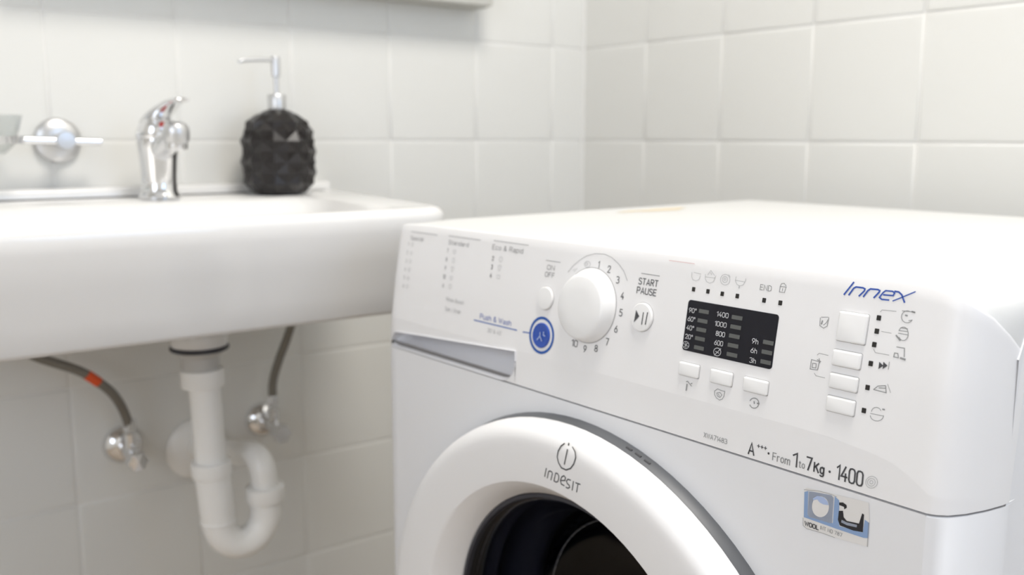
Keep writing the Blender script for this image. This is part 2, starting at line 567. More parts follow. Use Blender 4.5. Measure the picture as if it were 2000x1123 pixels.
# ---- door
def ringsect(secs, n=96, cx=.2925):
    return [[(cx + R * cos(2 * pi * k / n), y, cz + R * sin(2 * pi * k / n)) for k in range(n)] for cz, R, y in secs]
DZ = [(.469, .2446, -.0100), (.4693, .2440, -.0145), (.4697, .2425, -.0190), (.4702, .2398, -.0235), (.4708, .2360, -.0268), (.4716, .2315, -.0289), (.4725, .2270, -.0298), (.474, .2200, -.030),
      (.488, .1790, -.030), (.490, .1748, -.0296), (.4908, .1730, -.0282), (.4925, .1690, -.0255), (.4990, .1522, -.0095), (.4995, .1515, -.0060)]
V, F = loft_vf(ringsect(DZ))
door = fixn(raw('door', V, F, M_PANEL, wm, 40))
door['label'] = 'round white door ring with printed logo'
V, F = loft_vf(ringsect([(.4665, .2494, .0012), (.4665, .2492, -.0005), (.4690, .2450, -.0085), (.4692, .2436, -.0102)]))
e = fixn(raw('door_edge_band', V, F, M_BAND, door, 40))
e['label'] = 'dark grey edge band of the door'
V, F = loft_vf(ringsect([(.4995, .1520, -.0060), (.5, .1500, -.0085), (.5, .1470, -.0085), (.5, .1455, -.004), (.5, .146, .004)]))
fixn(raw('glass_seal', V, F, M_RUBBER, door, 40))
V, F = loft_vf(ringsect([(.5, .1460, -.0045), (.5, .1435, -.0035), (.5, .139, .006), (.4985, .131, .030), (.4965, .122, .055), (.495, .113, .072), (.494, .100, .083), (.494, .06, .087), (.494, .01, .088), (.494, .0002, .088)]), cap1=True)
fixn(raw('door_glass', V, F, M_BOWL, door, 60))
V, F = loft_vf(ringsect([(.49, .166, .018), (.495, .158, .022), (.496, .149, .024), (.496, .146, .029), (.496, .150, .036), (.496, .160, .040), (.496, .162, .048), (.496, .150, .054), (.495, .138, .058),
                         (.494, .131, .066), (.494, .130, .074), (.494, .134, .080), (.494, .16, .09)]))
fixn(raw('door_gasket', V, F, M_BELLOWS, wm, 60))
V, F = loft_vf(ringsect([(.47, .145, .088), (.46, .150, .094), (.44, .235, .10), (.44, .235, .40), (.44, .20, .42), (.44, .05, .43), (.44, .001, .43)], 64), cap1=True)
fixn(raw('drum', V, F, M_DRUM, wm, 40))
ring_ = [(.2925 + .1135 * cos(2 * pi * k / 72), .0722, .495 + .1135 * sin(2 * pi * k / 72)) for k in range(73)]
tube('bowl_edge_glint', ring_, .0006, M_INK2, door, n=8)  # added grey ring, paints the bright reflection along the bowl edge
# latch tongue marks on the door edge band
for k, aa in enumerate((72.2, 74.4, 76.6)):
    a = radians(aa)
    R = .2468
    p = Vector((.2925 + R * cos(a), -.0048, .4678 + R * sin(a)))
    tube('edge_mark', [p - Vector((-sin(a), 0, cos(a))) * .0028, p + Vector((-sin(a), 0, cos(a))) * .0028], .0011, M_INK, door, n=8)

# ---- knob, buttons
def rings_on_panel(u, v, secs, n=48):
    return [[pan(u + r * cos(2 * pi * k / n), v + r * sin(2 * pi * k / n), h) for k in range(n)] for r, h in secs]
def disc(name, u, v, secs, m, parent, n=48, smooth=35):
    V, F = loft_vf(rings_on_panel(u, v, secs, n), cap1=True)
    return fixn(raw(name, V, F, m, parent, smooth))
def flatring(name, u, v, r0, r1, m, parent, h=.0002, n=56):
    V, F = loft_vf(rings_on_panel(u, v, [(r0, h), (r1, h)], n))
    return raw(name, V, F, m, parent, 0)
knob = disc('dial_knob', .2912, .8066, [(.0288, 0), (.0288, .0008), (.0285, .0012), (.0276, .0030), (.0262, .0075), (.0250, .0098), (.0240, .0108), (.0226, .0114), (.012, .0118), (.0005, .0119)], M_BTN, wm, 72, 50)
knob['label'] = 'large round programme dial'
flatring('dial_gap_shade', .2912, .8066, .0286, .0295, M_SHADOWGAP, knob)  # painted shade line at the foot of the dial
b1 = disc('power_button', .2406, .8055, [(.0094, 0), (.0094, .0014), (.0088, .0021), (.006, .0023), (.0003, .0024)], M_BTN, wm)
flatring('button_gap_shade', .2406, .8055, .0092, .0098, M_SHADOWGAP, b1)
b2 = disc('start_pause_button', .3478, .8058, [(.0104, 0), (.0104, .0014), (.0098, .0021), (.006, .0024), (.0003, .0025)], M_BTN, wm)
flatring('button_gap_shade', .3478, .8058, .0102, .0108, M_SHADOWGAP, b2)
bb = disc('quick_wash_button', .2404, .7749, [(.0103, 0), (.0103, .0010), (.0098, .0016), (.006, .0012), (.0003, .0011)], M_BLUEBTN, wm)
bb['label'] = 'round blue button'
flatring('blue_ring', .2404, .7749, .0131, .0153, M_BLUE, bb, h=.0003)
def rrect(w, h, r, n=5):
    P = []
    for cx_, cy_, a0 in ((w / 2 - r, h / 2 - r, 0), (-w / 2 + r, h / 2 - r, 90), (-w / 2 + r, -h / 2 + r, 180), (w / 2 - r, -h / 2 + r, 270)):
        for k in range(n + 1):
            a = radians(a0 + 90 * k / n)
            P.append((cx_ + r * cos(a), cy_ + r * sin(a)))
    return P
def pad(name, u0, u1, v0, v1, secs, m, parent, r=.0012):
    u, v = (u0 + u1) / 2, (v0 + v1) / 2
    rings = [[pan(u + a, v + b_, h) for a, b_ in rrect(u1 - u0 - 2 * i, v1 - v0 - 2 * i, max(.0002, r - i))] for i, h in secs]
    V, F = loft_vf(rings, cap1=True)
    return fixn(raw(name, V, F, m, parent, 35))
def button(name, u0, u1, v0, v1):
    o = pad(name, u0, u1, v0, v1, [(0, 0), (0, .0012), (.0005, .0018), (.0012, .0020)], M_BTN, wm)
    pad('button_gap_shade', u0 - .0003, u1 + .0004, v0 - .0005, v1 + .0003, [(0, .0001), (.0001, .00015)], M_SHADOWGAP, o)  # grey plate paints the shade line, wider at right and below
    return o
for u0, u1 in ((.3880, .4057), (.4158, .4340), (.4432, .4623)):
    button('option_button', u0, u1, .7716, .7808)
button('option_button', .5052, .5243, .8150, .8328)
for v0, v1 in ((.8001, .8096), (.7863, .7953), (.7721, .7814)):
    button('option_button', .5048, .5236, v0, v1)

# ---- display
disp = pad('display_window', .3884, .4630, .7888, .8240, [(0, 0), (0, .0004), (.0002, .0006)], M_DISPLAY, wm, r=.0022)
disp['label'] = 'black display window with grey segments'
BARS = [(.3990, .4075, z) for z in (.8177, .8112, .8051, .7989, .7926)] + [(.4270, .4356, z) for z in (.8176, .8113, .8052, .7990, .7928)] + [(.4542, .4622, z) for z in (.8055, .7992, .7928)]
for a, b_, z in BARS:
    pad('display_segment', a, b_, z - .0013, z + .0013, [(0, .0006), (0, .0008)], M_DBAR, disp, r=.0003)
for u, v in ((.3912, .8315), (.4038, .8316), (.4161, .8315), (.4286, .8316), (.4500, .8316), (.4624, .8316), (.5303, .8320), (.5303, .8242), (.5300, .8163), (.5296, .8051), (.5297, .7909), (.5293, .7771)):
    pad('indicator_light', u - .00135, u + .00135, v - .0015, v + .0015, [(0, .0001), (0, .0003)], M_LED, wm, r=.0003)

# ---- printed marks on the front, taken as polylines in panel millimetres
def ribbon(pts, w, surf, V, F):
    P = [Vector((x / 1000, z / 1000)) for x, z in pts]
    closed = (P[0] - P[-1]).length < 2e-4 and len(P) > 3
    if closed:
        P = P[:-1]
    n = len(P)
    b = len(V)
    for i, p in enumerate(P):
        a = P[i - 1] if (i > 0 or closed) else p
        c = P[(i + 1) % n] if (i < n - 1 or closed) else p
        d1 = (p - a); d2 = (c - p)
        d1 = d1.normalized() if d1.length > 0 else d2.normalized()
        d2 = d2.normalized() if d2.length > 0 else d1
        t = (d1 + d2)
        t = t.normalized() if t.length > 1e-6 else d1
        nn = Vector((-t.y, t.x))
        k = 1 / max(.55, nn.dot(Vector((-d1.y, d1.x))))
        q = nn * (w / 2000) * k
        if not closed and i == 0:
            p = p - d2 * (w / 3000)
        if not closed and i == n - 1:
            p = p + d1 * (w / 3000)
        V.append(surf(p.x + q.x, p.y + q.y))
        V.append(surf(p.x - q.x, p.y - q.y))
    for i in range(n if closed else n - 1):
        a, c = b + 2 * i, b + 2 * ((i + 1) % n)
        F.append((a, a + 1, c + 1, c))
def strokes(name, key, m, parent, surf, split=.8):
    """one object for each mark: strokes whose boxes come near each other belong together"""
    groups = []
    for w, pts in MARKS[key]:
        xs, zs = [p[0] for p in pts], [p[1] for p in pts]
        bb_ = [min(xs) - split / 2, max(xs) + split / 2, min(zs) - split / 2, max(zs) + split / 2]
        new = [bb_, [(w, pts)]]
        keep = []
        for g in groups:
            a = g[0]
            if a[0] < bb_[1] and bb_[0] < a[1] and a[2] < bb_[3] and bb_[2] < a[3]:
                new[1] = g[1] + new[1]
                new[0] = bb_ = [min(a[0], bb_[0]), max(a[1], bb_[1]), min(a[2], bb_[2]), max(a[3], bb_[3])]
            else:
                keep.append(g)
        groups = keep + [new]
    for _, g in groups:
        V, F = [], []
        for w, pts in g:
            if w < 0:
                b = len(V)
                V += [surf(x / 1000, z / 1000) for x, z in pts]
                F.append(tuple(b + i for i in range(len(pts))))
            else:
                ribbon(pts, w, surf, V, F)
        o = raw(name, V, F, m, parent, 0)
    return o
S_PAN = lambda u, v: pan(u, v, .0003)
S_BTN = lambda u, v: pan(u, v, .00265)
S_DSP = lambda u, v: pan(u, v, .0009)
S_DOOR = lambda u, v: (u, -.0302, v)
S_FRONT = lambda u, v: (u, -.0003, v)
MARKS = {'door_logo':[[1.1,[[306.46,706.33],[302.55,703.29],[299.36,698.38],[298.34,693.51],[299.86,689.32],[303.18,686.15],[308.59,685.89],[313.53,688.55],[316.98,693.04],[318.98,698.6],[318.2,702.88],[315.34,705.88]]],[1.1,[[309.74,702.4],[306.51,689.88]]],[1.5,[[311.28,707.68],[310.95,706.24]]]],
'door_wordmark':[[0.95,[[285.9,680.78],[284.1,673.74]]],[0.95,[[287.12,673.31],[288.55,678.93],[290.03,679.87],[292.27,679.73],[293.03,678.65],[291.39,672.99]]],[0.95,[[296.7,679.95],[294.95,673.25],[297.17,672.86],[299.36,674.02],[300.42,676.65],[300.38,678.95],[298.9,680.32],[296.7,679.95]]],[0.95,[[302.98,675.85],[307.3,677.11],[307.98,679.6],[306.16,680.61],[303.66,678.87],[302.25,675.64],[303.38,673.14],[306.65,672.83]]],[0.95,[[313.7,679.23],[310.85,679.16],[309.1,677.13],[310.2,675.41],[312.35,674.77],[312.74,673.36],[310.97,671.97],[308.68,672.15]]],[0.95,[[316.88,679.15],[315.6,671.93]]],[0.95,[[319.35,678.86],[324.23,679.04]]],[0.95,[[321.94,678.87],[320.54,671.9]]]],
'series_logo':[[1.0,[[511.03,850.47],[505.97,842.64]]],[1.0,[[509.14,842.79],[511.61,847.02],[513.03,847.97],[517.58,848.01],[518.93,847.53],[518.7,846.34],[515.85,843.0]]],[1.0,[[518.69,842.98],[520.88,846.75],[522.36,847.96],[527.04,848.16],[528.36,847.68],[528.1,846.76],[525.37,843.21]]],[0.9,[[531.03,845.6],[536.94,845.86],[537.62,847.46],[536.27,848.29],[531.98,848.13],[530.56,846.81],[528.73,843.78],[530.39,842.85],[534.71,843.04]]],[1.0,[[537.59,848.46],[540.0,848.39],[542.08,847.02],[544.31,843.07]]],[0.7,[[537.29,842.88],[541.1,844.89],[544.01,846.52],[549.75,849.74]]]],
'phase_icons':[[0.32,[[387.75,842.84],[388.03,839.92],[389.41,837.92],[392.26,837.47],[394.78,838.74],[395.51,841.56]]],[0.32,[[389.48,843.03],[395.82,842.57]]],[0.32,[[399.74,842.81],[399.98,840.12],[401.6,837.99],[404.43,837.24],[407.33,838.66],[408.27,841.46],[408.74,842.86]]],[0.32,[[400.05,841.1],[408.31,841.27]]],[0.32,[[401.73,842.65],[403.82,845.97],[407.53,842.91]]],[0.32,[[404.09,844.45],[405.08,843.02]]],[0.32,[[420.86,841.58],[420.47,842.65],[419.74,843.57],[418.74,844.25],[417.55,844.63],[416.3,844.66],[415.11,844.35],[414.1,843.73],[413.36,842.84],[412.98,841.79],[412.98,840.66],[413.37,839.59],[414.12,838.67],[415.13,837.99],[416.33,837.62],[417.58,837.59],[418.76,837.91],[419.76,838.54],[420.49,839.42],[420.86,840.47],[420.86,841.58]]],[0.32,[[418.76,841.53],[418.39,842.39],[417.69,843.03],[416.78,843.34],[415.85,843.23],[415.08,842.74],[414.63,841.96],[414.58,841.04],[414.95,840.17],[415.66,839.53],[416.57,839.23],[417.5,839.34],[418.26,839.84],[418.71,840.62],[418.76,841.53]]],[0.32,[[417.47,841.57],[417.13,842.12],[416.49,842.29],[415.95,841.98],[415.8,841.37],[416.15,840.82],[416.79,840.65],[417.33,840.96],[417.47,841.57]]],[0.32,[[419.11,844.79],[420.79,843.28]]],[0.32,[[425.52,844.19],[425.3,841.53],[427.12,839.12],[429.54,838.47],[432.1,839.53],[433.4,842.48],[433.39,843.78]]],[0.32,[[425.27,841.72],[433.11,841.52]]],[0.7,[[429.09,838.42],[429.09,837.1]]]],
'lock_icon':[[0.4,[[460.69,842.25],[461.28,843.76],[463.32,844.19],[464.83,842.75]]],[0.4,[[460.55,841.87],[465.16,842.08]]],[0.4,[[460.55,841.87],[460.5,838.44],[464.31,838.49],[464.96,842.05]]],[0.4,[[462.63,840.87],[462.67,839.43]]]],
'side_icons':[[0.4,[[493.07,826.98],[497.69,827.66]]],[0.4,[[492.41,826.56],[492.86,821.78],[495.62,820.6],[497.88,822.23],[498.09,827.4]]],[0.4,[[498.2,826.77],[496.86,824.0],[495.3,822.48]]],[0.8,[[494.16,824.89],[493.77,822.89]]],[0.3,[[494.07,803.88],[495.34,805.07],[501.54,804.88]]],[0.3,[[493.81,792.49],[495.14,791.12],[501.36,791.05]]],[0.45,[[490.62,800.34],[490.51,794.46],[495.62,794.78],[496.19,800.05],[490.62,800.34]]],[0.45,[[491.71,798.26],[491.78,795.67],[494.34,795.83],[494.27,798.41],[491.71,798.26]]],[0.45,[[494.56,801.05],[497.25,800.25]]],[0.45,[[495.73,801.91],[496.65,799.49]]]],
'option_icons':[[0.28,[[530.7,835.56],[531.52,836.83],[540.27,837.24]]],[0.28,[[533.2,824.55],[539.34,824.45]]],[0.28,[[530.03,813.64],[531.5,811.84],[540.04,811.89]]],[0.4,[[543.8,838.06],[551.3,838.37]]],[0.4,[[548.45,838.25],[547.48,838.49],[546.49,838.43],[545.56,838.08],[544.78,837.48],[544.21,836.67],[543.9,835.73],[543.88,834.72],[544.16,833.76],[544.7,832.91],[545.46,832.25],[546.37,831.84],[547.36,831.71],[548.34,831.87],[549.22,832.31],[549.93,832.99],[550.41,833.85]]],[0.4,[[548.56,833.11],[550.43,833.7]]],[0.9,[[549.67,838.39],[551.33,838.19]]],[0.9,[[546.14,835.88],[547.16,835.72]]],[0.4,[[543.71,826.79],[544.16,827.84],[544.86,828.62],[545.74,829.04],[546.7,829.07],[547.64,828.69],[548.46,827.95],[549.08,826.94],[549.43,825.75],[549.48,824.51],[549.21,823.35],[548.66,822.4],[547.89,821.75],[546.97,821.47],[546.0,821.6],[545.09,822.12],[544.34,822.98]]],[0.4,[[543.66,826.71],[548.59,826.87]]],[0.4,[[543.58,825.13],[549.21,825.09]]],[0.4,[[544.38,828.4],[548.67,828.44]]],[0.9,[[542.48,823.69],[545.21,821.3]]],[0.5,[[543.86,817.29],[548.5,817.34],[549.14,812.56]]],[0.5,[[543.11,813.69],[545.11,813.73],[545.83,811.34],[542.94,811.45],[543.11,813.69]]],[1.1,[[547.14,811.45],[549.84,811.12]]],[0.35,[[540.81,808.03],[540.83,803.78]]],[0.5,[[533.64,790.54],[541.56,790.26]]],[0.5,[[533.64,790.54],[535.98,793.07],[540.58,794.2]]],[0.5,[[541.56,790.26],[540.58,794.2]]],[0.5,[[536.82,792.15],[540.48,792.71]]],[0.25,[[541.74,795.38],[544.17,790.81]]],[0.35,[[533.76,775.12],[533.93,774.53],[534.26,774.0],[534.72,773.55],[535.3,773.2],[535.97,772.95],[536.7,772.83],[537.48,772.82],[538.27,772.94],[539.03,773.18],[539.75,773.53],[540.38,773.97],[540.92,774.49],[541.33,775.07],[541.61,775.69],[541.74,776.31],[541.72,776.93]]],[0.35,[[533.69,776.39],[541.77,776.62]]],[0.35,[[539.76,779.39],[539.49,779.75],[539.16,780.07],[538.77,780.32],[538.34,780.51],[537.87,780.63],[537.38,780.67],[536.89,780.64],[536.4,780.52],[535.93,780.34],[535.49,780.09],[535.1,779.78],[534.76,779.41],[534.48,779.0],[534.27,778.56],[534.14,778.1],[534.08,777.63]]],[0.9,[[540.8,780.42],[541.82,780.46]]]],
'option_icons_fill':[[-1,[[534.7,807.1],[537.6,805.27],[534.85,802.84]]],[-1,[[537.22,807.56],[540.11,805.74],[537.38,803.32]]]],
'function_icons':[[0.5,[[395.4,767.45],[396.45,768.02],[400.38,765.42]]],[0.5,[[399.65,766.88],[400.69,767.44]]],[1.0,[[396.39,765.86],[396.27,761.54]]],[0.4,[[420.55,766.21],[422.82,768.06],[425.5,767.58],[428.72,767.55],[428.64,764.43],[427.56,762.13],[425.4,760.98],[422.65,761.78],[420.76,763.81],[420.55,766.21]]],[0.4,[[422.47,765.21],[424.91,766.07],[426.87,764.75],[425.51,762.73],[423.25,763.29],[422.47,765.21]]],[0.4,[[423.84,764.81],[424.91,763.65]]],[0.55,[[449.73,765.86],[450.14,766.6],[450.71,767.23],[451.42,767.73],[452.22,768.06],[453.07,768.21],[453.92,768.16],[454.71,767.92],[455.41,767.51],[455.97,766.94],[456.36,766.26],[456.56,765.5],[456.55,764.7],[456.34,763.92],[455.94,763.19],[455.37,762.56],[454.67,762.07],[453.86,761.74],[453.01,761.59]]],[0.55,[[449.96,763.08],[450.31,762.62],[450.74,762.24],[451.25,761.93],[451.8,761.72],[452.4,761.61],[453.01,761.59]]],[0.9,[[452.89,765.87],[453.17,764.76]]],[0.9,[[455.41,765.24],[456.79,765.38]]]],
'display_icons':[[0.35,[[394.52,793.19],[394.04,794.21],[393.12,794.94],[391.92,795.23],[390.68,795.03],[389.65,794.36],[389.03,793.37],[388.95,792.25],[389.43,791.22],[390.36,790.49],[391.57,790.21],[392.8,790.42],[393.83,791.09],[394.44,792.08],[394.52,793.19]]],[0.35,[[389.21,793.45],[394.26,791.99]]],[0.35,[[390.25,791.08],[393.23,794.36]]],[0.35,[[391.37,794.74],[392.16,790.48]]],[0.45,[[422.22,793.19],[421.72,794.26],[420.73,795.03],[419.45,795.33],[418.12,795.1],[417.0,794.39],[416.33,793.33],[416.24,792.14],[416.75,791.06],[417.74,790.3],[419.04,790.01],[420.36,790.24],[421.47,790.96],[422.13,792.01],[422.22,793.19]]],[0.45,[[417.18,790.06],[421.83,795.35]]],[0.45,[[417.8,792.86],[420.75,792.04]]]],
'dial_arc':[[0.35,[[262.75,829.23],[267.7,834.99],[274.57,840.24],[281.58,844.16],[290.3,846.6],[300.7,847.17],[308.4,845.51],[316.4,841.65],[323.08,836.7],[327.9,830.08]]]],
'dial_icons':[[0.4,[[286.64,838.05],[285.75,839.33],[283.92,840.0],[281.86,839.79],[280.36,838.78],[279.99,837.36],[280.89,836.06],[282.73,835.4],[284.79,835.62],[286.28,836.63],[286.64,838.05]]],[0.4,[[283.09,835.0],[282.84,833.91]]],[0.4,[[283.89,837.98],[283.34,838.67],[282.32,838.88],[281.41,838.48],[281.16,837.69],[281.71,836.99],[282.74,836.79],[283.64,837.19],[283.89,837.98]]],[0.3,[[269.43,830.29],[272.79,833.37]]],[0.3,[[267.66,831.19],[270.57,832.59]]]],
'play_fill':[[-1,[[342.83,810.52],[346.77,806.37],[342.24,801.38]]]],
'play_bars':[[0.85,[[350.23,809.57],[350.09,801.07]]],[0.85,[[354.16,810.13],[353.63,801.61]]]],
'spin_icon':[[0.35,[[542.89,737.62],[542.59,738.76],[541.89,739.63],[540.87,740.14],[539.66,740.22],[538.39,739.85],[537.22,739.09],[536.29,738.01],[535.72,736.75],[535.58,735.47],[535.88,734.32],[536.6,733.44],[537.63,732.93],[538.86,732.87],[540.13,733.25],[541.29,734.03],[542.2,735.1],[542.76,736.35],[542.89,737.62]]],[0.35,[[541.48,737.2],[541.17,738.13],[540.46,738.74],[539.48,738.91],[538.41,738.6],[537.49,737.88],[536.87,736.88],[536.7,735.8],[537.01,734.86],[537.73,734.26],[538.72,734.09],[539.78,734.41],[540.7,735.14],[541.31,736.13],[541.48,737.2]]],[0.35,[[540.13,736.81],[539.78,737.48],[539.02,737.58],[538.31,737.05],[538.06,736.2],[538.42,735.53],[539.17,735.43],[539.88,735.96],[540.13,736.81]]]],
'blue_lead':[[0.9,[[216.78,773.91],[225.35,774.37]]],[0.9,[[148.63,773.79],[208.56,774.05]]]],
'sticker':[["white",[[495.13,718.89],[496.86,720.66],[538.52,724.0],[539.87,712.93],[539.73,696.71],[518.04,695.07],[498.42,694.26],[495.81,695.51],[495.49,700.9]]],["blue",[[495.44,717.51],[498.1,718.94],[498.55,703.58],[499.99,702.37],[516.19,703.72],[516.4,721.19],[519.54,719.31],[520.56,703.32],[536.12,704.49],[536.81,712.73],[539.75,711.7],[539.78,702.13],[536.75,701.29],[518.98,700.95],[495.95,701.05]]],["light",[[498.55,719.08],[514.23,721.14],[515.84,719.8],[515.72,704.18],[514.48,703.15],[499.98,702.57],[498.78,703.65]]],["drum",[[513.18,713.44],[512.83,715.24],[512.03,716.75],[510.86,717.84],[509.39,718.44],[507.76,718.48],[506.08,717.97],[504.49,716.94],[503.13,715.46],[502.1,713.67],[501.5,711.7],[501.37,709.72],[501.73,707.89],[502.54,706.36],[503.74,705.27],[505.23,704.69],[506.89,704.67],[508.57,705.22],[510.14,706.28],[511.48,707.76],[512.48,709.55],[513.06,711.49],[513.18,713.44]]],["blue2",[[501.51,714.98],[504.71,717.83],[509.13,718.35],[511.89,716.53],[512.9,714.38],[509.42,713.7],[506.73,714.1],[504.85,715.59],[502.67,714.5]]],["black",[[519.74,712.86],[522.47,713.73],[523.15,709.88],[525.39,708.18],[533.32,709.17],[534.94,716.11],[536.2,715.72],[536.11,704.69],[529.92,703.6],[520.95,703.86],[519.46,707.05]]],["black",[[519.62,718.12],[522.14,718.9],[524.54,718.03],[524.85,716.51],[523.26,714.79],[522.95,716.32],[519.72,716.52]]],["light",[[521.99,707.88],[525.44,707.38],[532.15,707.98],[532.05,706.34],[525.56,705.59],[521.67,706.14]]]],
'sticker_line':[[0.25,[[495.52,700.49],[495.81,695.51],[498.42,694.26],[508.33,695.08],[518.04,695.07]]],[0.25,[[495.13,718.89],[505.41,721.14],[514.21,721.55],[517.7,721.18]]],[0.25,[[539.35,711.57],[539.52,696.83]]]]}
strokes('door_logo', 'door_logo', M_INK, door, S_DOOR, 3)
strokes('door_wordmark', 'door_wordmark', M_INK, door, S_DOOR, 3)
strokes('series_logo', 'series_logo', M_BLUE2, control, S_PAN)['label'] = 'blue italic lettering at the right end of the panel'
strokes('phase_icon', 'phase_icons', M_INK3, control, S_PAN)
strokes('lock_icon', 'lock_icon', M_INK2, control, S_PAN)
strokes('side_icon', 'side_icons', M_INK2, control, S_PAN)
strokes('option_icon', 'option_icons', M_INK2, control, S_PAN)
strokes('skip_icon', 'option_icons_fill', M_INK, control, S_PAN)
strokes('function_icon', 'function_icons', M_INK2, control, S_PAN)
strokes('display_icon', 'display_icons', M_DTEXT, disp, S_DSP)
strokes('dial_arc', 'dial_arc', M_INK2, control, S_PAN)
strokes('dial_icon', 'dial_icons', M_INK3, control, S_PAN)
strokes('play_symbol', 'play_fill', M_INK, b2, S_BTN)
strokes('pause_symbol', 'play_bars', M_INK, b2, S_BTN)
strokes('spin_icon', 'spin_icon', M_INK3, control, S_PAN)
strokes('blue_leader_line', 'blue_lead', M_BLUE, control, S_PAN)

